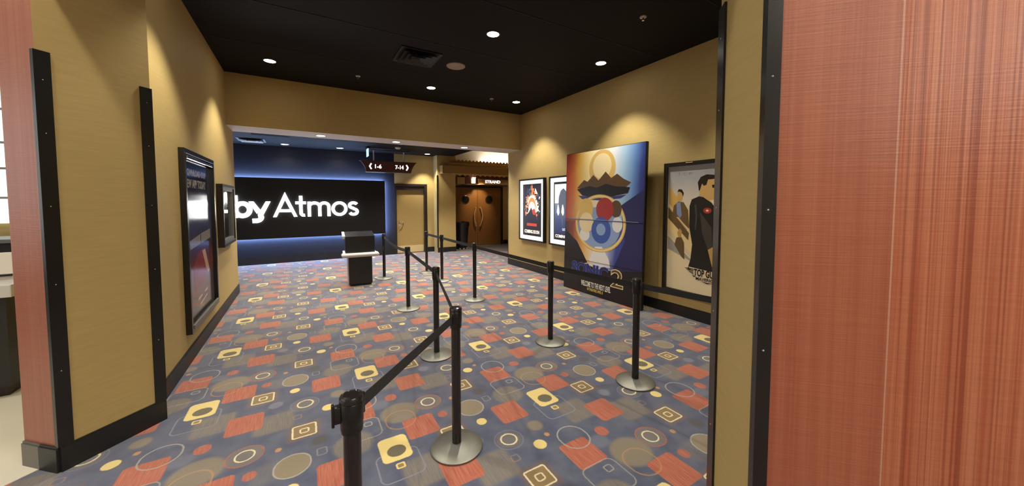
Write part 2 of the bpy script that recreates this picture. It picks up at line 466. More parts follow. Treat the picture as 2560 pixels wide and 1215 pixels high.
# corner guards (2.5 m)
def guard(name, corner, d1, d2, z0, z1, w1, w2, t=.008, label=None):
    c = Vector(corner); a = Vector(d1).normalized(); b = Vector(d2).normalized()
    o = -(a*t+b*t)   # outwards
    bm = BM()
    P = [c+o, c+o+a*(w1+t), c+o+a*(w1+t)+b*t, c, c+o+b*(w2+t)+a*t, c+o+b*(w2+t)]
    prism(bm, [(p.x,p.y) for p in P], z0, z1)
    g = struct(link(name, bm, 'guard_black'), label)
    bm = BM()
    for z in (.62, 1.15, 1.62, 2.05, 2.36):
        q = c+o+a*(w1*.55)
        nrm = -b
        r = bmesh.ops.create_uvsphere(bm, u_segments=8, v_segments=5, radius=.0032)
        for v in r['verts']: v.co += Vector((q.x, q.y, z))
    link('screw', bm, 'grey_paint', g, True)
    return g
s = .7071
guard('trim_1', A, (s,s), (-s,s), .157, 2.528, .060, .02, label='black corner guard on the outer edge of the left pillar')
guard('trim_2', B, (-s,-s), (-s,s), .157, 2.467, .062, .05, label='black corner guard on the inner edge of the left pillar')
guard('trim_3', R2, (s,-s), (s,s), .157, 4.2, .034, .03, label='tall black corner guard beside the red wall')
guard('trim_4', R1, (-s,-s), (s,-s), .0, 2.497, .07, .03, label='black corner guard on the far edge of the right jamb')
guard('trim_5', (XR,YB), (0,-1), (1,0), .157, 2.5, .008, .05)
# far room
bm = BM()
box(bm, -5.2, 2.455, 11.2, 11.4, 0, ZF)
struct(link('wall_back', bm, 'navy_wall'), 'dark navy wall carrying the lit sign')
bm = BM()
box(bm, 2.455, 3.70, 11.2, 11.4, 2.19, ZF+.4); box(bm, 3.475, 3.70, 11.2, 11.4, 0, 2.19)
struct(link('wall_back_door', bm, 'wallcover'))
bm = BM(); box(bm, 3.70, 4.32, 10.85, 12.0, 0, 3.45); struct(link('wall_pier', bm, 'wallcover'), 'tan pier between the single door and the double doors')
bm = BM()
box(bm, 4.32, 4.55, 11.80, 12.0, 0, 3.45); box(bm, 6.56, 8.2, 11.78, 12.0, 0, 3.45); box(bm, 4.55, 6.56, 11.80, 12.0, 2.17, 3.45)
struct(link('wall_entry', bm, 'wallcover'))
bm = BM(); box(bm, 8.2, 8.4, 7.957, 12, 0, 3.45); struct(link('wall_far_right', bm, 'wallcover'))
bm = BM(); box(bm, -5.4, -5.2, 7.957, 11.4, 0, ZF); struct(link('wall_far_left', bm, 'navy_wall'))
bm = BM(); box(bm, -5.4, -1.53, 7.80, 7.957, 0, ZF+.4); struct(link('wall_far_front', bm, 'wallcover'))
bm = BM(); box(bm, XR+.2, 8.4, 7.80, 7.957, 0, 3.45); struct(link('wall_far_front_2', bm, 'wallcover'))
bm = BM(); prism(bm, [(-5.4,YB),(8.4,YB),(8.4,9.35),(4.25,9.35),(4.25,10.86),(3.72,11.21),(-5.4,11.3)], ZF, ZF+.1)
struct(link('ceiling_far', bm, 'ceiling_black'), 'dark ceiling of the far lobby')
bm = BM(); box(bm, 4.15, 8.4, 9.2, 12, 3.45, 3.55); struct(link('ceiling_entry', bm, 'wallcover_dark'))
base_strip('baseboard_back', [(2.455,11.2),(-5.2,11.2)][::-1], h=.2)
base_strip('baseboard_pier', [(3.475,11.2),(3.70,11.2)]); base_strip('baseboard_pier_2', [(3.70,10.85),(4.32,10.85)])
base_strip('baseboard_entry', [(6.62,11.78),(8.2,11.78)])
guard('trim_6', (3.70,10.85), (1,0), (0,1), .157, 2.469, .03, .03)
# lobby beyond the left pillar
bm = BM(); box(bm, -9.6, -9.5, -4.5, 9.6, 0, 4.3); box(bm, -9.6, -1.54, 9.5, 9.6, 0, 4.3)
struct(link('wall_lobby', bm, 'lobby_wall'))
bm = BM(); box(bm, -9.6, 5, -4.6, -4.5, 0, 4.3); box(bm, 4.9, 5, -4.5, -2.4, 0, 4.3); struct(link('wall_lobby_rear', bm, 'lobby_wall'))
bm = BM(); prism(bm, [(-9.6,-4.6),(5,-4.6),(5,-2.4),(4.41,-2.53),R2,A,E1,(-1.53,9.6),(-9.6,9.6)], 4.3, 4.4); struct(link('ceiling_lobby', bm, 'lobby_wall'))

bm = BM(); box(bm, .5, 3.9, -4.5, -4.46, 2.6, 4.1); wd = struct(link('window_3', bm, 'window_warm'), 'bright window behind the camera')
bm = BM()
for x in (1.05,1.62,2.18,2.75,3.32): box(bm, x-.03, x+.03, -4.46, -4.42, 2.6, 4.1)
link('mullion', bm, 'frame_brown', wd)
# ------------------------------------------------------------------ doors
def lever(parent, x, z, y):
    bm = BM(); box(bm, x-.02, x+.02, y-.012, y, z-.11, z+.05, .004); tube(bm, [(x,y-.01,z),(x,y-.05,z),(x+.12,y-.055,z)], .010)
    link('door_handle', bm, 'chrome', parent, True)
bm = BM(); box(bm, 2.515, 3.385, 11.29, 11.335, .01, 2.0, .003)
dr = struct(link('door_1', bm, 'door_beige'), 'plain tan single door with a lever handle and brass kick plate')
bm = BM(); box(bm, 2.525, 3.375, 11.283, 11.289, .02, .235, .002); link('kick_plate', bm, 'kick_plate', dr)
lever(dr, 2.61, .98, 11.289)
bm = BM(); tube(bm, [(2.72,11.24,.97),(2.715,11.25,.90),(2.69,11.262,.82),(2.65,11.27,.76),(2.61,11.275,.74)], .008); link('cord', bm, 'wood_door', dr, True)
bm = BM()
box(bm, 2.455, 2.515, 11.185, 11.38, 0, 2.19); box(bm, 3.385, 3.475, 11.185, 11.38, 0, 2.19); box(bm, 2.515, 3.385, 11.185, 11.22, 2.12, 2.19); box(bm, 2.515, 3.385, 11.22, 11.38, 2.0, 2.19)
struct(link('trim_7', bm, 'frame_brown'), 'dark frame around the single door')
for k, (x0, x1) in enumerate(((4.575,5.54),(5.548,6.51))):
    bm = BM(); box(bm, x0, x1, 11.78, 11.825, .012, 2.135, .004)
    dr = struct(link('door_%d' % (k+2), bm, 'wood_door'), ('left','right')[k]+' leaf of the wooden double doors with a round window')
    cx = (5.055, 6.012)[k]
    bm = BM(); lathe(bm, [(.155,0),(.155,.012),(.13,.02),(.128,.008),(.128,0)], 40, cap=False)
    w = link('porthole_frame', bm, 'dark_bronze', dr, True); w.matrix_world = face_back(cx, 1.70, 11.78)
    bm = BM(); lathe(bm, [(.0001,.004),(.129,.004)], 40, cap=False); g = link('porthole_glass', bm, 'dark_glass', w)
    bm = BM(); sg = (-1, 1)[k]; hx = 5.544+sg*.075
    pts = [(hx+sg*.012,11.776,1.41),(hx+sg*.02,11.72,1.40)] + [(hx+sg*(.02+.085*math.sin(t*PI)*(1-t*.2)-.015*t), 11.71, 1.39-.66*t) for t in [i/14 for i in range(1,15)]]
    pts += [(pts[-1][0],11.776,pts[-1][2]-.01)]
    tube(bm, pts, .018, 10); link('pull_handle', bm, 'brass', dr, True)
    bm = BM()
    for z in (.25, 1.05, 1.95): box(bm, (x0-.012, x1-.008)[k], (x0+.008, x1+.012)[k], 11.765, 11.782, z-.05, z+.05)
    link('hinge', bm, 'chrome', dr)
bm = BM(); box(bm, 4.5, 4.572, 11.76, 11.82, 0, 2.2); box(bm, 6.512, 6.60, 11.76, 11.82, 0, 2.2); box(bm, 4.572, 6.512, 11.76, 11.82, 2.14, 2.2)
struct(link('trim_8', bm, 'frame_brown'))

# ------------------------------------------------------------------ marquee above the double doors
t = tag(empty('entrance_canopy', (5.6,10.6,2.5)), 'tan scalloped canopy over the wooden double doors', 'canopy')
def at(o, bm, name, m, smooth=False):
    l = o.location
    for v in bm.verts: v.co -= l
    return link(name, bm, m, o, smooth)
bm = BM(); box(bm, 3.78, 7.6, 10.56, 10.84, 2.51, 2.775, .008); at(t, bm, 'fascia', 'marquee_panel')
bm = BM(); box(bm, 4.05, 7.6, 10.60, 10.845, 2.78, 2.87, .006); at(t, bm, 'cornice', 'marquee_panel')
bm = BM()
n = 26
for i in range(n):
    x = 4.12+i*.128
    prism(bm, [(x+.044*math.cos(a), .045*math.sin(a)) for a in [PI*j/8 for j in range(9)]], 0, .012)
for v in bm.verts: v.co = Vector((v.co.x, 10.70-v.co.z, 2.94+v.co.y))
box(bm, 4.05, 7.6, 10.688, 10.70, 2.86, 2.945)
at(t, bm, 'cresting', 'marquee_panel')
bm = BM()
for i in range(20):
    x = 4.09+i*.18
    prism(bm, [(x,0),(x+.09,-.055),(x+.18,0)], 0, .012)
for v in bm.verts: v.co = Vector((v.co.x, 10.57-v.co.z+.0, 2.505+v.co.y))
box(bm, 4.09, 7.6, 10.552, 10.572, 2.50, 2.53)
at(t, bm, 'valance', 'marquee_trim')
bm = BM(); box(bm, 5.35, 7.6, 10.74, 10.80, 2.90, 2.92); at(t, bm, 'cove_lamp', 'cove_glow')
bm = BM(); box(bm, 4.06, 8.2, 10.95, 11.02, 2.775, 3.45); struct(link('wall_cove', bm, 'soffit_paint'))
# auditorium number and name above the doors
t = tag(empty('door_number_light', (5.24,11.5,2.25)), 'small glowing number box above the left leaf of the double doors', 'light')
bm = BM(); box(bm, 5.165, 5.315, 11.44, 11.50, 2.275, 2.45, .006); at(t, bm, 'lamp_box', 'lamp_box')
bm = BM(); text_bm(bm, '9', 5.215, 5.265, 2.31, 2.43, 0)
for v in bm.verts: v.co = Vector((v.co.x, 11.437-v.co.z, v.co.y))
at(t, bm, 'number', 'sign_white_small')
bm = BM(); box(bm, 4.93, 5.435, 11.36, 11.50, 2.225, 2.245, .003); at(t, bm, 'shelf', 'off_white')
bm = BM(); box(bm, 5.20, 5.31, 11.42, 11.48, 2.465, 2.485, .003); at(t, bm, 'lamp', 'lamp_glow_far')
bm = BM(); box(bm, 4.90, 7.0, 11.5, 11.80, 2.22, 2.56); struct(link('wall_door_header', bm, 'maroon'))
t = tag(empty('name_sign', (6.1,11.46,2.35)), 'lit STRAND name sign above the wooden double doors', 'sign')
bm = BM(); box(bm, 5.44, 7.0, 11.46, 11.50, 2.235, 2.44, .004); at(t, bm, 'board', 'marquee_panel')
bm = BM(); text_bm(bm, 'STRAND', 5.70, 6.32, 2.295, 2.40, 0, .012, bold=.012)
for v in bm.verts: v.co = Vector((v.co.x, 11.46-v.co.z, v.co.y))
at(t, bm, 'lettering', 'sign_white_small')
bm = BM(); box(bm, 4.62, 4.90, 11.44, 11.80, 2.24, 2.48, .005)
tag(link('transom_box', bm, 'wallcover_dark'), 'plain tan box over the top left corner of the double doors', 'box')

# ------------------------------------------------------------------ lit sign
t = tag(empty('wall_sign', M=face_back(.35, 1.46, 11.2)), 'large black wall sign with glowing white lettering and blue halo', 'sign')
X0 = .35; Z0 = 1.46
bm = BM(); box(bm, -3.95, 1.795, -.785, .795, .10, .15, .004); link('panel', bm, 'sign_panel', t)
bm = BM(); box(bm, -3.85, 1.70, -.69, .70, .0, .10); link('mount', bm, 'black_plastic', t)
bm = BM()
box(bm, -3.93, 1.775, .765, .785, .03, .09); box(bm, -3.93, 1.775, -.775, -.755, .03, .09); box(bm, 1.765, 1.785, -.755, .765, .03, .09); box(bm, -3.94, -3.92, -.755, .765, .03, .09)
link('led_strip', bm, 'led_blue', t)
def letter(build):
    bm = BM(); build(bm)
    if all(v.co.x > -.66 for v in bm.verts):
        for v in bm.verts: v.co.y = max(v.co.y, 1.237)          # light letters sit flat on the baseline
    elif any(v.co.y > 1.66 and v.co.x > -1.3 for v in bm.verts):
        for v in bm.verts: v.co.y = min(v.co.y, 1.64)           # flat tops
    for v in bm.verts: v.co = Vector((v.co.x-X0, v.co.y-Z0, v.co.z))
    link('letter', bm, 'sign_white', t)
Zb, Zx, Zt = 1.237, 1.64, 1.795
q0, q1 = .175, .20
def arc(cx, cy, rx, ry, a0, a1, n=20): return [(cx+rx*math.cos(math.radians(a0+(a1-a0)*i/n)), cy+ry*math.sin(math.radians(a0+(a1-a0)*i/n))) for i in range(n+1)]
W, w = .108, .077
xm = (Zb+Zx)/2
letter(lambda b: (stroke(b, [(-2.62,Zb),(-2.62,Zt)], W, q0, q1), stroke(b, arc(-2.56,(Zb+Zt)/2,.26,.23,-90,90,24), W, q0, q1), stroke(b,[(-2.63,Zt-.049),(-2.55,Zt-.049)],W,q0,q1), stroke(b,[(-2.63,Zb+.049),(-2.55,Zb+.049)],W,q0,q1)))
letter(lambda b: stroke(b, arc(-2.02,xm,.155,.155,0,360,36)[:-1], W, q0, q1, closed=True))
letter(lambda b: stroke(b, [(-1.72,Zb),(-1.72,Zt)], W, q0, q1))
letter(lambda b: (stroke(b, [(-1.43,Zb),(-1.43,Zt)], W, q0, q1), stroke(b, arc(-1.285,xm,.145,.155,0,360,36)[:-1], W, q0, q1, closed=True)))
letter(lambda b: (stroke(b, [(-1.108,Zx+.05),(-.945,Zb+.12)], W*1.05, q0, q1), stroke(b, [(-.752,Zx+.05),(-.92,1.30)]+arc(-1.02,1.235,.115,.085,20,-100,12)+[(-1.09,1.15)], W, q0, q1)))
letter(lambda b: (stroke(b, [(-.617,Zb-.04),(-.385,Zt-.01),(-.153,Zb-.04)], w*1.05, q0, q1), stroke(b, [(-.52,1.40),(-.25,1.40)], w*.9, q0, q1)))
letter(lambda b: (stroke(b, [(-.03,Zt-.005),(-.03,1.37)]+arc(.04,1.335,.07,.065,180,285,10), w, q0, q1), stroke(b, [(-.155,Zx-.035),(.088,Zx-.035)], w*.9, q0, q1)))
letter(lambda b: (stroke(b, [(.163,Zb),(.163,Zx-.005)], w, q0, q1),
    stroke(b, arc(.288,1.50,.125,.102,170,0,14)+[(.413,Zb)], w, q0, q1), stroke(b, arc(.525,1.50,.112,.102,170,0,14)+[(.637,Zb)], w, q0, q1)))
letter(lambda b: stroke(b, arc(.902,xm,.163,.165,0,360,40)[:-1], w, q0, q1, closed=True))
letter(lambda b: stroke(b, arc(1.262,1.528,.10,.075,28,180,12)+arc(1.262,1.528,.10,.075,185,255,6)+arc(1.262,1.35,.10,.078,75,0,8)+arc(1.262,1.35,.10,.078,-5,-155,12), w, q0, q1))

# ------------------------------------------------------------------ hanging direction sign
t = tag(empty('hanging_sign', M=face_back(2.19, 2.46, 10.6)), 'dark red hanging direction sign with white screen numbers 1-6 and 7-14', 'sign')
bm = BM(); prism(bm, [(-.635,.02),(.60,.02),(.625,.11),(.665,.20),(.745,.305),(-.775,.305),(-.69,.19),(-.65,.10)], 0, .09); link('board', bm, 'maroon', t)
bm = BM(); box(bm, -.80, .76, .305, .325, -.01, .10, .003); link('top_rail', bm, 'frame_brown', t)
bm = BM(); box(bm, -.645, .60, 0, .02, -.01, .10, .003); link('bottom_rail', bm, 'steel', t)
for x in (-.43, .41):
    bm = BM(); lathe(bm, [(.018,.32),(.018,.62)], 12); 
    for v in bm.verts: v.co = Vector((v.co.x+x, v.co.z, .045+v.co.y))
    link('hanger_rod', bm, 'grey_paint', t, True)
bm = BM(); box(bm, -.52, .56, .62, .642, .01, .08); link('ceiling_bar', bm, 'frame_brown', t)
bm = BM(); stroke(bm, [(-.50,.245),(-.545,.165),(-.50,.085)], .035, .09, .10); link('arrow', bm, 'sign_white_small', t)
bm = BM(); stroke(bm, [(.465,.245),(.51,.165),(.465,.085)], .035, .09, .10); link('arrow', bm, 'sign_white_small', t)
bm = BM(); text_bm(bm, '1-6', -.405, -.23, .11, .225, .09, .01, bold=.02); link('numerals', bm, 'sign_white_small', t)
bm = BM(); text_bm(bm, '7-14', .15, .385, .11, .225, .09, .01, bold=.02); link('numerals', bm, 'sign_white_small', t)

# ------------------------------------------------------------------ kiosk
t = tag(empty('ticket_podium', (.965,7.6,0)), 'black ticket podium with a white tray, beside the belt posts', 'podium')
t.rotation_euler = (0,0,math.radians(-3))
bm = BM(); box(bm, -.21, .21, -.24, .26, .03, .575, .012); link('pedestal', bm, 'counter_black', t)
bm = BM(); box(bm, -.19, .19, -.22, .24, 0, .03); link('plinth', bm, 'black_plastic', t)
bm = BM(); box(bm, -.222, -.21, -.225, .26, .04, .57, .003); link('side_reflection', bm, 'grey_paint', t)  # pale sheet paints the reflection on the black pedestal's left side
bm = BM(); box(bm, -.335, .335, -.36, -.12, .575, .648, .034, seg=4); box(bm, -.30, .30, -.2, .26, .585, .645, .01); link('tray', bm, 'white_paint', t, True)
bm = BM()
prism(bm, [(-.215,.648),(.24,.648),(.24,1.03),(-.215,.965)], -.265, .265)
for v in bm.verts: v.co = Vector((v.co.z, v.co.x, v.co.y))
link('hood', bm, 'black_plastic', t)
bm = BM()
prism(bm, [(-.19,.92),(.0,.94),(.24,1.03),(-.20,.975)], -.31, -.265)
for v in bm.verts: v.co = Vector((v.co.z, v.co.x, v.co.y))
link('side_shelf', bm, 'white_paint', t)

# ------------------------------------------------------------------ stanchions
posts_left = [(.135,1.364),(.85,2.153),(1.198,3.588),(1.359,5.387),(1.47,7.795)]
posts_right = [(2.85,.55),(2.568,2.118),(2.456,3.247),(2.444,5.323),(2.448,6.943),(2.439,7.95)]
def belt_between(root, a, b, sag):
    a = Vector((a[0],a[1])); b = Vector((b[0],b[1])); d = (b-a).normalized(); L = (b-a).length
    bm = BM(); n = 16; nn = Vector((-d.y,d.x))*.0012
    rows = []
    for i in range(n+1):
        t_ = i/n; p = d*(.045+(L-.09)*t_); z = .915-sag*4*t_*(1-t_)
        rows.append([bm.verts.new((p.x+s_*nn.x, p.y+s_*nn.y, z-h)) for s_, h in ((1,0),(1,.05),(-1,.05),(-1,0))])
    for r0, r1 in zip(rows, rows[1:]):
        for k in range(4): bm.faces.new((r0[k], r0[(k+1)%4], r1[(k+1)%4], r1[k]))
    bm.faces.new(rows[0]); bm.faces.new(rows[-1])
    link('belt', bm, 'belt_fabric', root)
def clip_mesh(ang):
    bm = BM(); box(bm, .036, .058, -.016, .016, .862, .922, .004); box(bm, .056, .066, -.011, .011, .85, .93, .003)
    bmesh.ops.rotate(bm, verts=bm.verts, cent=(0,0,0), matrix=Matrix.Rotation(ang, 3, 'Z'))
    return bm
proto = {}
def stanchion(x, y, label, belt_to=None, sag=.0, clips=(), group='belt posts'):
    t = tag(empty('stanchion', (x,y,0)), label, 'belt post', group)
    if not proto:
        bm = BM(); lathe(bm, [(.166,0),(.172,.004),(.172,.012),(.166,.017),(.11,.028),(.05,.036),(.032,.04)], 56); proto['base'] = link('base', bm, 'steel', t, True)
        bm = BM(); lathe(bm, [(.0305,.035),(.0305,.84)], 32); proto['pole'] = link('pole', bm, 'black_metal', t, True)
        bm = BM(); lathe(bm, [(.031,.815),(.036,.818),(.0385,.835),(.0385,.853),(.040,.856),(.040,.925),(.0385,.928)], 36); proto['head'] = link('head', bm, 'black_plastic', t, True)
        bm = BM(); lathe(bm, [(.0385,.928),(.041,.931),(.041,.944),(.037,.952),(.028,.955),(.026,.9525),(.0005,.9525)], 36); proto['cap'] = link('cap', bm, 'black_metal', proto['head'], True)
        head = proto['head']
    else:
        for k in ('base','pole','head'):
            c = proto[k].copy(); C.objects.link(c); c.parent = t
        head = c
        c = proto['cap'].copy(); C.objects.link(c); c.parent = head
    for a in clips: link('belt_clip', clip_mesh(a), 'black_plastic', head, True)
    if belt_to: belt_between(t, (x,y), belt_to, sag)
    return t
def ang(a, b): return math.atan2(b[1]-a[1], b[0]-a[0])
PLs = posts_left; PRs = posts_right
stanchion(*PLs[0], 'nearest belt post, only its shiny black head and upper pole in view', PLs[1], .0, [PI*1.0, ang(PLs[0],PLs[1])])
stanchion(*PLs[1], 'tall belt post in the centre foreground with its whole round base showing', PLs[2], .0, [ang(PLs[1],PLs[0]), ang(PLs[1],PLs[2])-.2])
stanchion(*PLs[2], 'belt post just behind the centre foreground post', PLs[3], .0, [ang(PLs[2],PLs[1]), ang(PLs[2],PLs[3])])
stanchion(*PLs[3], 'belt post to the right of the black podium, in front of the single door', PLs[4], .05, [ang(PLs[3],PLs[2])])
stanchion(*PLs[4], 'farthest belt post of the left line, right beside the black podium', None, 0, [ang(PLs[4],PLs[3])])
stanchion(*PRs[0], 'belt post hidden behind the right jamb', PRs[1], .0, [])
stanchion(*PRs[1], 'belt post in front of the leaning film standee', PRs[2], .0, [ang(PRs[1],PRs[0]), ang(PRs[1],PRs[2])])
stanchion(*PRs[2], 'belt post left of the leaning film standee', PRs[3], .0, [ang(PRs[2],PRs[3])])
stanchion(*PRs[3], 'belt post with its base showing in front of the wooden double doors', PRs[4], .0, [ang(PRs[3],PRs[4])])
stanchion(*PRs[4], 'belt post standing before the black corner edge of the tan pier', PRs[5], .0, [])
stanchion(*PRs[5], 'belt post standing by the right frame of the single door', None, 0, [])

# ------------------------------------------------------------------ posters
K = lambda *c: srgb(*c)
def flat(name, col, rough=.35, em=0):
    if name in MATS: return name
    mat(name, col, rough, emit=col if em else None, es=em); return name
def frame_bm(w, h, t, d, bev=.004):
    bm = BM()
    box(bm, -w/2, w/2, h/2-t, h/2, 0, d, bev); box(bm, -w/2, w/2, -h/2, -h/2+t, 0, d, bev)
    box(bm, -w/2, -w/2+t, -h/2+t*.9, h/2-t*.9, 0, d, bev); box(bm, w/2-t, w/2, -h/2+t*.9, h/2-t*.9, 0, d, bev)
    return bm
# two backlit coming-soon cases
def lightbox(y, label, art):
    t = tag(empty('poster_case', M=face_right(y, 1.44, XR)), label, 'poster', 'backlit poster cases')
    w, h, D = 1.03, 1.45, .075
    link('frame', frame_bm(w, h, .035, D), 'guard_black', t)
    bm = frame_bm(w-.07, h-.07, .085, .055, .002)
    link('light_border', bm, 'lightbox_white', t)
    bm = BM(); box(bm, -w/2+.03, w/2-.03, -h/2+.03, h/2-.03, 0, .03); link('back_panel', bm, 'guard_black', t)
    bm, ms = art()
    link('poster', bm, ms, t)
    return t
def art_a():
    ms = [flat('pa_dark', K(40,30,30), em=.5), flat('pa_grey', K(120,112,112), em=.6), flat('pa_white', K(250,240,228), em=1.0), flat('pa_orange', K(232,140,70), em=.9), flat('pa_red', K(190,62,40), em=.8), flat('pa_blue', K(62,66,92), em=.5)]
    bm = BM(); x0, x1, y0, y1 = -.36, .36, -.58, .58
    poly(bm, [(x0,y0),(x1,y0),(x1,y1),(x0,y1)], .032, 0)
    rnd = random.Random(11)
    z = .0322
    for k in range(150):
        a = rnd.uniform(0, 2*PI); r = rnd.uniform(.08,.36); cx = r*math.cos(a)*.9; cy = .12+r*math.sin(a)*1.2
        if abs(cx) > .31 or cy > .53 or cy < -.2: continue
        q = rnd.uniform(.025,.085); aa = rnd.uniform(0,PI)
        mi = 2 if r < .2 else rnd.choice([1,1,2,5,3])
        poly(bm, [(cx+q*math.cos(aa+i*2*PI/3)*rnd.uniform(.5,1.2), cy+q*math.sin(aa+i*2*PI/3)*rnd.uniform(.6,1.6)) for i in range(3)], z, mi); z += .00004
    poly(bm, ell(0,.09,.16,.20,24), z+.0002, 3); poly(bm, ell(0,.05,.13,.14,24), z+.0004, 2)
    poly(bm, [(-.24,-.27),(-.2,-.1),(-.12,-.05),(-.03,.06),(.02,.0),(.1,.04),(.16,-.08),(.22,-.27)], z+.0006, 0)
    poly(bm, [(-.03,.06),(.02,.0),(.1,.04),(.15,-.12),(.04,-.1)], z+.0008, 4)
    poly(bm, [(-.21,-.375),(.2,-.375),(.2,-.31),(-.21,-.31)], z+.0008, 4)
    text_bm(bm, 'COMING SOON', -.31, .30, -.545, -.465, z+.0008, .001, 2, bold=.03)
    return bm, ms
def art_b():
    ms = [flat('pb_pale', K(226,232,238), em=.95), flat('pb_dark', K(96,104,122), em=.6), flat('pb_white', K(252,252,252), em=1.0), flat('pb_blk', K(50,46,46), em=.4)]
    ms.append(ramp_mat('pb_sea', [(0,K(40,46,88)),(.35,K(70,84,130)),(.8,K(150,166,198)),(1,K(214,222,234))], 1, emit=.7))
    bm = BM(); x0, x1, y0, y1 = -.36, .36, -.58, .58
    poly(bm, [(x0,y0-.0),(x1,y0),(x1,y1),(x0,y1)], .032, 3)
    poly(bm, [(x0,-.47),(x1,-.47),(x1,y1-.02),(x0,y1-.02)], .0323, 4)
    poly(bm, [(x0,.16),(x1,.16),(x1,y1-.02),(x0,y1-.02)], .0326, 0)
    poly(bm, [(x-.10,y) for x, y in [(-.13,.16),(-.12,.30),(-.06,.42),(.03,.47),(.12,.40),(.18,.28),(.20,.14),(.17,-.05),(.12,-.30),(.05,.0),(0,-.34),(-.08,-.05)]], .033, 1)
    for k, x in enumerate((-.24,-.09,.06,.20)): poly(bm, [(x-.05,-.02),(x-.02,.12),(x+.0,.14),(x+.03,.06),(x+.04,-.04),(x,-.10)], .0334, 2)
    text_bm(bm, 'LIGHTYEAR', -.10, .28, -.40, -.35, .0336, .001, 2, bold=.02)
    text_bm(bm, 'JUNE', .05, .2, -.455, -.42, .0336, .001, 2, bold=.02)
    text_bm(bm, 'COMING SOON', -.33, .30, -.555, -.49, .0336, .001, 2, bold=.03)
    return bm, ms
lightbox(6.795, 'backlit poster case with fiery red and white artwork, left of the two', art_a)
lightbox(5.58, 'backlit poster case with pale blue artwork, partly behind the leaning standee', art_b)

# large framed poster at right
t = tag(empty('framed_poster', M=face_right(2.70, 1.26, XR)), 'large black framed poster of a dark jacketed figure beside the right jamb', 'poster')
w, h = 1.25, 1.87
link('frame', frame_bm(w, h, .055, .045), 'guard_black', t)
bm = BM(); box(bm, -w/2+.02, w/2-.02, -h/2+.02, h/2-.02, 0, .012); link('back_panel', bm, 'guard_black', t)
bm = BM()
ms = [ramp_mat('pt_sky', [(0,K(230,214,176)),(.30,K(244,226,186)),(.62,K(246,218,140)),(.78,K(222,208,184)),(1,K(160,162,166))], 1, skew=.1, nz=.12),
      flat('pt_jacket', K(34,32,30)), flat('pt_skin', K(204,164,98)), flat('pt_hair', K(32,24,18)), flat('pt_cream', K(232,214,176)), flat('pt_gold', K(214,174,92)),
      flat('pt_olive', K(110,88,54)), flat('pt_blue', K(132,146,182)), flat('pt_red', K(170,56,44)), flat('pt_ink', K(30,26,26)), flat('pt_grey', K(172,166,154)), flat('pt_shade', K(70,66,60))]
def U(y): return 2.70-y
def V(z): return z-1.26
poly(bm, [(-.57,-.88),(.57,-.88),(.57,.88),(-.57,.88)], .014, 0)
def pp(pts, z, mi): poly(bm, [(U(a), V(b)) for a, b in pts], z, mi)
pp([(3.25,1.86),(3.25,1.45),(3.05,1.2),(2.95,1.25),(2.95,1.5)], .0145, 5)
pp([(3.26,1.62),(3.26,1.58),(2.93,1.22),(2.93,1.26)], .0148, 4)
pp([(3.26,1.24),(3.26,1.17),(2.90,.86),(2.90,.93)], .0148, 4)
pp([(3.26,1.56),(3.26,1.40),(2.94,1.10),(2.93,1.20)], .0147, 6)
pp([(3.26,1.14),(3.26,.95),(2.86,.80),(2.90,.84)], .0146, 10)
# smaller background figure: jacket, shirt, head, hair
pp([(3.20,1.42),(3.17,1.58),(3.10,1.64),(3.02,1.63),(2.95,1.52),(2.93,1.26),(3.0,1.32),(3.1,1.42)], .0152, 6)
pp([(3.13,1.62),(3.07,1.63),(3.045,1.45),(3.07,1.40),(3.12,1.46)], .0155, 7)
pp([(3.12,1.73),(3.11,1.66),(3.07,1.63),(3.04,1.68),(3.04,1.76),(3.09,1.79)], .0158, 2)
pp([(3.12,1.77),(3.10,1.815),(3.05,1.81),(3.02,1.76),(3.03,1.71),(3.05,1.76),(3.09,1.785)], .0161, 3)
# lower small figure
pp([(3.15,1.02),(3.12,1.12),(3.05,1.15),(3.0,1.06),(2.99,.82),(3.04,.86)], .0152, 6)
pp([(3.11,1.2),(3.09,1.13),(3.05,1.13),(3.035,1.22),(3.07,1.26)], .0155, 2)
# main figure in a dark jacket, facing right
pp([(2.93,1.58),(2.90,1.67),(2.80,1.71),(2.74,1.70),(2.62,1.62),(2.50,1.58),(2.44,1.2),(2.47,.9),(2.60,.66),(2.94,.70),(2.90,.84),(2.88,1.05),(2.93,1.30)], .0165, 1)
pp([(2.80,1.9),(2.79,1.72),(2.74,1.70),(2.66,1.645),(2.58,1.67),(2.56,1.76),(2.54,1.80),(2.56,1.86),(2.60,1.96),(2.70,1.97),(2.77,1.94)], .0168, 2)
pp([(2.80,1.78),(2.82,1.90),(2.78,1.97),(2.70,2.00),(2.58,1.985),(2.54,1.95),(2.60,1.935),(2.68,1.93),(2.70,1.86),(2.735,1.85),(2.76,1.88),(2.785,1.80)], .0171, 3)
pp([(2.625,1.86),(2.62,1.82),(2.575,1.82),(2.56,1.86)], .0174, 9)
pp([(2.65,1.66),(2.58,1.66),(2.56,1.60),(2.60,1.59)], .0171, 4)
poly(bm, ell(U(2.68), V(1.52), .055, .04, 24), .0171, 8); poly(bm, ell(U(2.68), V(1.52), .02, .014, 16), .0174, 4)
pp([(2.86,1.60),(2.84,1.45),(2.85,1.25),(2.83,1.25),(2.815,1.45),(2.835,1.60)], .0169, 11)
pp([(2.78,1.5),(2.74,1.2),(2.66,1.0),(2.60,1.04),(2.62,1.3)], .0169, 11)
pp([(2.66,1.0),(2.60,.78),(2.56,.76),(2.54,.96),(2.60,1.04)], .0172, 2)
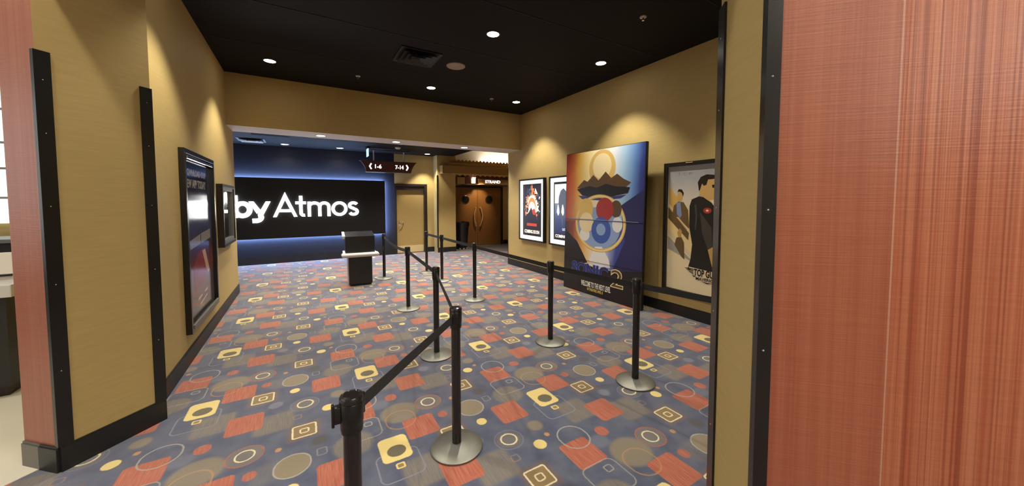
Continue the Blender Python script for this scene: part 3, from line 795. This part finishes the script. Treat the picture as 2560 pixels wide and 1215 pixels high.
# title
pp([(2.93,.735),(2.42,.70),(2.42,.60),(2.66,.555),(2.80,.60)], .0175, 4)
for i, (ya, za) in enumerate(((2.985,.715),(2.96,.695),(2.93,.672),(2.89,.65))):
    pp([(ya,za),(2.852,za-.0),(2.852,za-.013),(ya-.03,za-.013)], .018, 9)
pp([(2.87,.622),(2.83,.622),(2.82,.605),(2.85,.607)], .018, 9)
text_bm(bm, 'TOP GUN', U(2.845), U(2.52), V(.622), V(.72), .018, .001, 9, bold=.035)
text_bm(bm, 'MAVERICK', U(2.815), U(2.535), V(.57), V(.612), .018, .001, 9, bold=.025)
pp([(2.74,.56),(2.58,.555),(2.66,.54)], .018, 9)
text_bm(bm, 'TOM  CRUISE', U(3.12), U(2.38), V(2.02), V(2.06), .0178, .0006, 10, spacing=1.8)
link('poster', bm, ms, t)
bm = BM(); box(bm, U(2.98), U(2.88), V(2.172), V(2.182), .045, .052, .002); link('latch', bm, 'chrome', t)

# leaning film standee
t = empty('film_standee', M=None)
ux = Vector((.012,-1,0)).normalized(); vz = Vector((.065,0,2.51)).normalized(); nn = ux.cross(vz); vz = nn.cross(ux)
O = Vector((4.31,4.375,.002))
t.matrix_world = Matrix(((ux.x,vz.x,nn.x,O.x),(ux.y,vz.y,nn.y,O.y),(ux.z,vz.z,nn.z,O.z),(0,0,0,1)))
tag(t, 'tall leaning film standee in orange and blue against the right wall', 'standee')
SW, SH = .898, 2.53
bm = BM(); box(bm, -SW, SW, 0, SH, -.05, 0, .004); link('board', bm, 'guard_black', t)
bm = BM()
ms = [ramp_mat('ps_back', [(0,K(176,64,34)),(.09,K(204,112,48)),(.18,K(230,184,84)),(.32,K(250,230,168)),(.50,K(252,244,220)),(.64,K(232,238,246)),(.75,K(172,208,236)),(.86,K(108,150,212)),(.94,K(58,74,150)),(1,K(38,44,100))], 0, skew=-.06, nz=.06),
      flat('ps_dark', K(34,29,30)), flat('ps_navy', K(44,44,96)), flat('ps_tan', K(226,190,112)), flat('ps_brown', K(96,72,44)), flat('ps_black', K(30,28,34)),
      flat('ps_gold', K(228,192,100)), flat('ps_goldl', K(246,228,176)), flat('ps_red', K(176,46,40)), flat('ps_blue', K(62,92,176)), flat('ps_white', K(238,236,234)),
      flat('ps_orange', K(206,112,48)), flat('ps_sky', K(146,172,214)), flat('ps_yel', K(232,196,96)), flat('ps_text', K(240,234,226)), flat('ps_line', K(96,120,220)), flat('ps_dim', K(60,64,130)),
      ramp_mat('ps_low', [(0,K(60,40,30)),(.12,K(150,70,36)),(.28,K(230,170,90)),(.42,K(244,228,190)),(.6,K(190,206,232)),(.72,K(70,82,160)),(1,K(38,40,96))], 0, skew=-.1, nz=.1)]
Wd = SW-.012
def S(pts, z, mi): poly(bm, [(a*Wd, b*SH) for a, b in pts], z, mi)   # a in -1..1, b in 0..1
S([(-1,.003),(1,.003),(1,.997),(-1,.997)], .0005, 0)
S([(-1,.20),(1,.20),(1,.50),(.2,.54),(-1,.50)], .0008, 17)
S([(.50,.62),(1,.72),(1,.2),(.35,.2),(.62,.4)], .0010, 2)
S([(-1,.003),(1,.003),(1,.23),(.4,.20),(0,.19),(-.4,.21),(-1,.30)], .0012, 1)
S([(-1,.30),(-.4,.21),(-.3,.22),(-.62,.36),(-1,.44)], .0011, 1)
# plain stand-in artwork: pale sun over brown hills, coloured discs inside a gold hoop
S(ell(.02,.87,.34,.125,44), .0014, 3); S(ell(.02,.885,.24,.085,40), .0016, 7)
S([(-.66,.745),(-.46,.80),(-.36,.785),(-.2,.83),(-.06,.79),(.12,.845),(.26,.80),(.40,.825),(.55,.79),(.72,.765),(.6,.735),(.2,.72),(-.2,.72)], .0020, 4)
S([(-.66,.735),(-.30,.755),(-.1,.74),(.14,.765),(.36,.745),(.70,.735),(.66,.70),(.30,.68),(-.1,.67),(-.5,.69)], .0022, 5)
S([(-.62,.69),(-.3,.682),(.1,.675),(.62,.69),(.5,.668),(.0,.655),(-.5,.665)], .0021, 16)
ringpoly(bm, -.02*Wd, .50*SH, .66*Wd, .195*SH, .06, .0026, 6); ringpoly(bm, -.02*Wd, .50*SH, .63*Wd, .188*SH, .02, .0028, 7)
S(ell(-.05,.47,.56,.14,44), .0023, 12)
S(ell(-.38,.595,.20,.075,34), .0030, 13); S(ell(-.36,.50,.20,.07,34), .0032, 7); S(ell(-.40,.415,.14,.045,30), .0030, 10)
S(ell(.12,.595,.22,.078,36), .0034, 8); S(ell(.40,.60,.13,.055,28), .0032, 4); S(ell(.44,.50,.12,.05,28), .0032, 10)
S(ell(.04,.455,.25,.088,36), .0036, 9); S(ell(.04,.46,.12,.04,30), .0038, 12); S(ell(.34,.41,.10,.036,24), .0034, 12)
S([(-.10,.34),(.08,.345),(.26,.27),(.30,.215),(-.06,.205),(-.26,.24)], .0025, 10)
S([(-.9,.519),(.9,.519),(.9,.524),(-.9,.524)], .0041, 12)
text_bm(bm, 'SONIC', -.76*Wd, .26*Wd, .125*SH, .215*SH, .0045, .001, 15, bold=.055)
text_bm(bm, 'SONIC', -.755*Wd, .255*Wd, .128*SH, .212*SH, .0057, .0008, 2, bold=.03)
text_bm(bm, '2', .32*Wd, .62*Wd, .095*SH, .215*SH, .0045, .001, 7, bold=.03)
text_bm(bm, '2', .335*Wd, .605*Wd, .101*SH, .209*SH, .0057, .0008, 4, bold=-.005)
text_bm(bm, 'WELCOME TO THE NEXT LEVEL', -.46*Wd, .33*Wd, .052*SH, .090*SH, .0038, .0008, 14, bold=.025)
text_bm(bm, 'IN THEATRES APRIL 8', -.28*Wd, .14*Wd, .028*SH, .047*SH, .0038, .0008, 13, bold=.02)
link('artwork', bm, ms, t)
bm = BM(); box(bm, -SW, SW, .518*SH, .521*SH, 0, .006); box(bm, -SW, SW, .232*SH, .2335*SH, 0, .006); link('fold', bm, 'guard_black', t)

# left wall: tall framed poster and small dark case
t = tag(empty('framed_poster', M=face_left(5.29, 1.245, XL)), 'tall dark framed poster nearer the camera on the left wall', 'poster')
w, h = 1.335, 1.865
link('frame', frame_bm(w, h, .05, .05), 'guard_black', t)
bm = BM()
ms = [ramp_mat('pl_back', [(0,K(92,84,80)),(.22,K(84,74,74)),(.36,K(120,60,50)),(.47,K(80,50,56)),(.6,K(64,70,104)),(.82,K(40,40,62)),(1,K(20,20,28))], 1, rough=.12, nz=.08),
      flat('pl_text', K(150,144,136),.15), flat('pl_red', K(150,58,46),.15), flat('pl_tan', K(214,176,140),.15), flat('pl_pale', K(206,190,184),.15)]
poly(bm, [(-.62,-.89),(.62,-.89),(.62,.89),(-.62,.89)], .012, 0)
text_bm(bm, 'DOWNLOAD OUR', -.51, .36, .675, .75, .0124, .0008, 1, bold=.04)
text_bm(bm, 'NEW APP TODAY', -.53, .36, .545, .64, .0124, .0008, 1, bold=.04)
poly(bm, [(-.50,-.02),(.0,.03),(.0,-.08),(-.50,-.11)], .0124, 1); poly(bm, [(.03,.035),(.5,.06),(.5,-.05),(.03,-.08)], .0124, 1)
poly(bm, [(-.34,-.30),(-.1,-.17),(.15,-.14),(.3,-.3),(.26,-.46),(.0,-.56),(-.3,-.58)], .0124, 2)
poly(bm, [(.06,-.17),(.2,-.16),(.38,-.42),(.33,-.48),(.22,-.40)], .0128, 3)
text_bm(bm, 'F   J', -.2, .3, -.72, -.67, .0126, .0008, 4) if False else None
poly(bm, [(-.2,-.70),(-.02,-.68),(-.02,-.65),(-.2,-.67)], .0126, 4); poly(bm, [(.1,-.67),(.25,-.655),(.25,-.63),(.1,-.645)], .0126, 4); poly(bm, [(-.12,-.765),(.22,-.72),(.22,-.70),(-.12,-.745)], .0126, 4)
link('poster', bm, ms, t)
bm = BM(); box(bm, -.58, .58, .835, .865, .03, .05, .004); link('top_bar', bm, 'chrome', t)
bm = BM(); box(bm, -.60, .60, -.90, -.855, .035, .058, .006); link('bottom_bar', bm, 'steel', t)
t = tag(empty('poster_case', M=face_left(6.82, 1.445, XL)), 'small dark poster case at the far end of the left wall', 'poster', 'dark poster cases')
link('frame', frame_bm(.99, .90, .05, .075), 'frame_brown', t)
bm = BM(); box(bm, -.45, .45, -.405, .405, 0, .03); link('glass', bm, 'glazing', t)
bm = frame_bm(.90, .81, .05, .06, .002); link('inner_rim', bm, 'steel', t)

# ------------------------------------------------------------------ trash can
t = tag(empty('trash_can', (4.70,11.25,0)), 'black wheeled trash can with a bin liner beside the double doors', 'trash can')
bm = BM()
for i, (r, z) in enumerate(((.19,.09),(.215,.5),(.235,.86))):
    pass
prof = [(.17,.085),(.185,.10),(.215,.55),(.235,.86),(.25,.865),(.25,.90),(.24,.905)]
lathe(bm, prof, 32); link('bin', bm, 'black_plastic', t, True)
bm = BM(); rr = random.Random(3); n = 28
for k in range(n):
    a0, a1 = 2*PI*k/n, 2*PI*(k+1)/n
rings = []
for r, z, j in ((.256,.80,.012),(.262,.87,.008),(.250,.925,.016),(.225,.90,.01),(.2,.8,.01)):
    rings.append([bm.verts.new(((r+rr.uniform(-j,j))*math.cos(2*PI*i/n), (r+rr.uniform(-j,j))*math.sin(2*PI*i/n), z+rr.uniform(-j,j))) for i in range(n)])
for a, b in zip(rings, rings[1:]):
    for i in range(n): bm.faces.new((a[i], a[(i+1)%n], b[(i+1)%n], b[i]))
link('bin_liner', bm, 'bag_black', t, True)
bm = BM(); lathe(bm, [(.18,.06),(.185,.085)], 24); dolly = link('dolly', bm, 'black_plastic', t)
for a in (-2.4,-1.57,-.7,.8,2.3):
    bm = BM(); lathe(bm, [(.032,-.012),(.036,-.008),(.036,.008),(.032,.012)], 16)
    for v in bm.verts: v.co = Vector((v.co.x+.15*math.cos(a), v.co.z+.15*math.sin(a), v.co.y+.036))
    link('caster', bm, 'grey_paint', dolly, True)

# ------------------------------------------------------------------ ceiling fittings
def spot(parent, z, energy, size, blend=.6, col=(1,.92,.78), rad=.05, tilt=None):
    l = bpy.data.lights.new('bulb', 'SPOT'); l.energy = energy; l.spot_size = math.radians(size); l.spot_blend = blend; l.color = col; l.shadow_soft_size = rad
    o = bpy.data.objects.new('bulb', l); C.objects.link(o); o.parent = parent; o.location = (0,0,z)
    if tilt: o.rotation_euler = tilt
    return o
LP = {}
def downlight(x, y, z, label, energy, size, far=False, r=.075, group='recessed ceiling lamps', blend=.5, col=(1,.92,.78)):
    t = tag(empty('ceiling_lamp', (x,y,z)), label, 'light', group)
    k = ('far' if far else 'near')
    if k not in LP:
        bm = BM(); lathe(bm, [(r,0),(r+.018,0),(r+.018,-.004),(r+.012,-.007),(r,-.006)], 32, cap=False)
        a = link('trim_ring', bm, 'frame_brown' if not far else 'off_white', t, True)
        bm = BM(); lathe(bm, [(.001,-.004),(r,-.004)], 32, cap=False); b = link('lens', bm, 'lamp_glow_far' if far else 'lamp_glow', t)
        LP[k] = (a, b)
    else:
        for q in LP[k]:
            c = q.copy(); C.objects.link(c); c.parent = t
    spot(t, -.012, energy, size, blend=blend, col=col)
    return t
HALL = 300
HA = 96
for x, y, lab in ((-.36,6.445,'hall ceiling lamp nearest the left wall, far row'),(-.36,4.0,'hall ceiling lamp above the near left poster'),
    (2.1,6.44,'middle hall ceiling lamp of the far row, beyond the round speaker'),(2.11,4.0,'brightest hall ceiling lamp at the top centre'),
    (3.945,6.44,'hall ceiling lamp by the far right corner'),(3.95,3.99,'hall ceiling lamp above the leaning standee'),
    (2.11,1.3,'near hall ceiling lamp above the belt posts'),(3.95,1.75,'hall ceiling lamp over the framed poster at right')):
    downlight(x, y, ZC, lab, HALL*(.8 if y < 1.5 else .8 if y < 2 else 1 if y < 5 else 1.2), HA)
for x, lab in ((-1.1+.0,'left end'),(.337,'left'),(1.727,'middle'),(3.265,'right')):
    if x < -1: continue
    downlight(x, 7.645, ZS, lab+' lamp of three under the pale header', 230, 115, True)
for x, y, lab in ((-.342,10.75,'far lobby lamp over the left of the lit sign'),(.925,10.75,'far lobby lamp left of the hanging sign'),(3.36,10.74,'far lobby lamp above the single door'),(-2.6,10.75,'far lobby lamp left of the black vent')):
    downlight(x, y, ZF, lab, 310 if x > 3 else 20, 84 if x > 3 else 130, True)
for x, y in ((4.3,8.7),(2.2,9.2),(.2,9.2)):
    downlight(x, y, ZF, 'far lobby lamp over the open carpet behind the header', 430, 112, True)
# round speaker
t = tag(empty('ceiling_speaker', (2.10,5.22,ZC)), 'round tan ceiling speaker beside the square black vent', 'speaker')
bm = BM(); lathe(bm, [(.145,0),(.145,-.006),(.135,-.012),(.128,-.010),(.001,-.010)], 40, cap=False); link('grille', bm, 'speaker_grille', t, True)
# square vents
def vent(x, y, z, half, label, m, m2):
    t = tag(empty('ceiling_vent', (x,y,z)), label, 'vent')
    a = half; bm = BM()
    for k, (o_, i_) in enumerate(((1.0,.86),(.80,.62),(.56,.38),(.32,.14))):
        o_ *= a; i_ *= a; z0, z1, th = (-.004,-.012,.004) if k == 0 else (-.008,-.040,.004)
        O4 = [(-o_,-o_),(o_,-o_),(o_,o_),(-o_,o_)]; I4 = [(-i_,-i_),(i_,-i_),(i_,i_),(-i_,i_)]
        lo = [[bm.verts.new((*P, z)) for P in Q] for Q, z in ((O4,z1),(I4,z0),(O4,z1+th),(I4,z0+th))]
        for j in range(4):
            n_ = (j+1)%4
            for A_, B_ in ((lo[0],lo[1]),(lo[1],lo[3]),(lo[3],lo[2]),(lo[2],lo[0])): bm.faces.new((A_[j],A_[n_],B_[n_],B_[j]))
    link('louvre', bm, m, t)
    bm = BM(); box(bm, -a*.96, a*.96, -a*.96, a*.96, -.002, 0); link('plate', bm, m2, t)
vent(1.49, 5.19, ZC, .29, 'square black air vent in the hall ceiling left of the round speaker', 'vent_black', 'vent_dark')
vent(-.99, 10.35, ZF, .27, 'square black air vent in the far lobby ceiling', 'steel', 'vent_dark')
t = tag(empty('ceiling_grille', (-.55,9.3,ZF)), 'flat dark grille in the far lobby ceiling by the header', 'vent')
bm = BM(); box(bm, -.35, .35, -.16, .16, -.012, 0, .003); link('plate', bm, 'black_metal', t)
bm = BM()
for k in range(9): box(bm, -.32, .32, -.14+k*.035-.004, -.14+k*.035+.004, -.018, -.011)
link('slat', bm, 'black_plastic', t)
for x, y, lab in ((.857,6.465,'small sprinkler between the left lamp and the middle lamp of the far row'),(3.384,2.763,'largest ceiling sprinkler, near the right jamb'),(3.387,6.495,'small sprinkler left of the lamp in the far right corner')):
    t = tag(empty('ceiling_sprinkler', (x,y,ZC)), lab, 'sprinkler', 'ceiling sprinklers')
    bm = BM(); lathe(bm, [(.001,0),(.038,0),(.036,-.010),(.012,-.014)], 20, cap=False); link('escutcheon', bm, 'off_white', t, True)
    bm = BM(); lathe(bm, [(.010,-.012),(.008,-.035),(.014,-.040),(.014,-.043)], 12); link('head', bm, 'chrome', t, True)
t = tag(empty('smoke_detector', (2.26,9.815,ZF)), 'pale smoke detector on the far lobby ceiling', 'smoke detector')
bm = BM(); lathe(bm, [(.075,0),(.078,-.012),(.06,-.04),(.045,-.048),(.001,-.05)], 28, cap=False); link('housing', bm, 'off_white', t, True)
t = tag(empty('exit_sign', (1.547,10.19,ZF)), 'thin edge-lit hanging panel left of the direction sign', 'sign')
bm = BM(); box(bm, -.03, .03, -.17, .17, -.05, 0, .004); link('housing', bm, 'black_plastic', t)
bm = BM(); box(bm, -.006, .006, -.16, .16, -.25, -.05); link('lit_panel', bm, 'exit_glow', t)

# ------------------------------------------------------------------ lobby counter beyond the left pillar
t = tag(empty('service_counter', (-3.3,5.2,0)), 'black service counter with a white top beyond the left pillar', 'counter')
bm = BM(); box(bm, -2.4, 1.16, -.56, .3, .10, .86); link('body', bm, 'counter_black', t)
bm = BM(); box(bm, -2.35, 1.12, -.5, .3, 0, .10); link('plinth', bm, 'frame_brown', t)
bm = BM(); box(bm, -2.45, 1.22, -.62, .34, .86, .965, .006); link('worktop', bm, 'white_paint', t)
t = tag(empty('card_terminal', (-2.28,5.0,.965)), 'pale boxy terminal standing on the white counter', 'terminal')
bm = BM(); prism(bm, [(-.12,0),(.10,0),(.10,.05),(-.05,.22),(-.12,.22)], -.09, .09)
for v in bm.verts: v.co = Vector((v.co.z, -v.co.x, v.co.y))
link('housing', bm, 'off_white', t)
bm = BM(); box(bm, -.07, .07, -.115, -.09, .03, .05, .004); link('tray', bm, 'black_plastic', t)
t = tag(empty('back_counter', (-4.3,7.0,0)), 'dark back bar behind the service counter', 'counter')
bm = BM(); box(bm, -2.4, 1.4, -.3, .3, 0, 1.15); link('body', bm, 'frame_brown', t)
bm = BM(); box(bm, -2.45, 1.45, -.34, .3, 1.15, 1.2, .006); link('worktop', bm, 'steel', t)
# tall windows
bm = BM(); box(bm, -6.2, -1.60, 7.70, 7.74, 1.35, 4.0); wd = struct(link('window_1', bm, 'window_glow'), 'bright window wall of the lobby')
bm = BM()
for x in (-5.4,-4.6,-3.8,-3.0,-2.2): box(bm, x-.02, x+.02, 7.67, 7.70, 1.35, 4.0)
for z in (1.7,2.1,2.45,2.9,3.4): box(bm, -6.2, -1.6, 7.67, 7.70, z-.015, z+.015)
link('mullion', bm, 'grey_paint', wd)
bm = BM(); box(bm, -9.46, -9.42, -3.5, 8.5, .9, 4.0); wd = struct(link('window_2', bm, 'window_glow'))

# ------------------------------------------------------------------ lobby light: lamps in the lobby ceiling
def lobby_lamp(x, y, energy, size=120, z=4.29, col=(1,.92,.78)):
    t = tag(empty('lobby_lamp', (x,y,z)), 'recessed lamp in the front lobby ceiling, outside the picture', 'light', 'front lobby lamps')
    bm = BM(); lathe(bm, [(.001,-.006),(.10,-.006),(.12,0)], 28, cap=False); link('lens', bm, 'lamp_glow', t)
    spot(t, -.02, energy, size, blend=.5, col=col, rad=.08)
dx, dy = s, -s
for k, e in ((.3,165),(2.0,110),(4.55,330),(6.0,200)):
    lobby_lamp(A[0]-s*.56+dx*k, A[1]-s*.56+dy*k, e, 130)
for x, y in ((-4.2,1.0),(-2.4,-1.6),(0.4,-3.0),(-3.2,4.2)): lobby_lamp(x, y, 220, 140)

def area(name, loc, rot, sx, sy, e, col):
    l = bpy.data.lights.new(name, 'AREA'); l.shape = 'RECTANGLE'; l.size = sx; l.size_y = sy; l.energy = e; l.color = col
    o = bpy.data.objects.new(name, l); C.objects.link(o); o.location = loc; o.rotation_euler = rot; return o
# lamp over the double doors and cove light above the canopy
q = bpy.data.objects.new('door_lamp', bpy.data.lights.new('door_lamp','SPOT')); C.objects.link(q)
q.location = (5.53,11.05,2.46); q.data.energy = 110; q.data.spot_size = math.radians(64); q.data.spot_blend = .8; q.data.color = (1,.74,.42); q.data.shadow_soft_size = .05
q.rotation_euler = (math.radians(38),0,0)
q = bpy.data.objects.new('number_lamp', bpy.data.lights.new('number_lamp','POINT')); C.objects.link(q)
q.location = (5.24,11.40,2.36); q.data.energy = 1.2; q.data.color = (1,.7,.4); q.data.shadow_soft_size = .03

w = bpy.data.worlds.new('world'); SC.world = w; w.use_nodes = True
w.node_tree.nodes['Background'].inputs[0].default_value = (.95,.9,.85,1)
w.node_tree.nodes['Background'].inputs[1].default_value = .02

# ------------------------------------------------------------------ camera
f, py, yaw, pitch, roll = 879.8, 544.9, math.radians(30.788), math.radians(2.763), math.radians(-.052)
fw = Vector((math.sin(yaw)*math.cos(pitch), math.cos(yaw)*math.cos(pitch), -math.sin(pitch)))
rt = Vector((math.cos(yaw), -math.sin(yaw), 0)); up = rt.cross(fw)
rt, up = math.cos(roll)*rt+math.sin(roll)*up, -math.sin(roll)*rt+math.cos(roll)*up
cd = bpy.data.cameras.new('camera'); cam = bpy.data.objects.new('camera', cd); C.objects.link(cam)
cam.matrix_world = Matrix(((rt.x,up.x,-fw.x,0),(rt.y,up.y,-fw.y,0),(rt.z,up.z,-fw.z,1.65),(0,0,0,1)))
cd.sensor_width = 36; cd.sensor_fit = 'HORIZONTAL'; cd.lens = f/2560*36
cd.shift_y = -(607.5-py)/2560
cd.clip_start = .05; cd.clip_end = 60
SC.camera = cam
SC.view_settings.view_transform = 'Standard'; SC.view_settings.look = 'None'
SC.view_settings.exposure = -.3; SC.view_settings.gamma = 1; SC.view_settings.use_curve_mapping = False
SC.cycles.max_bounces = 8; SC.cycles.diffuse_bounces = 4
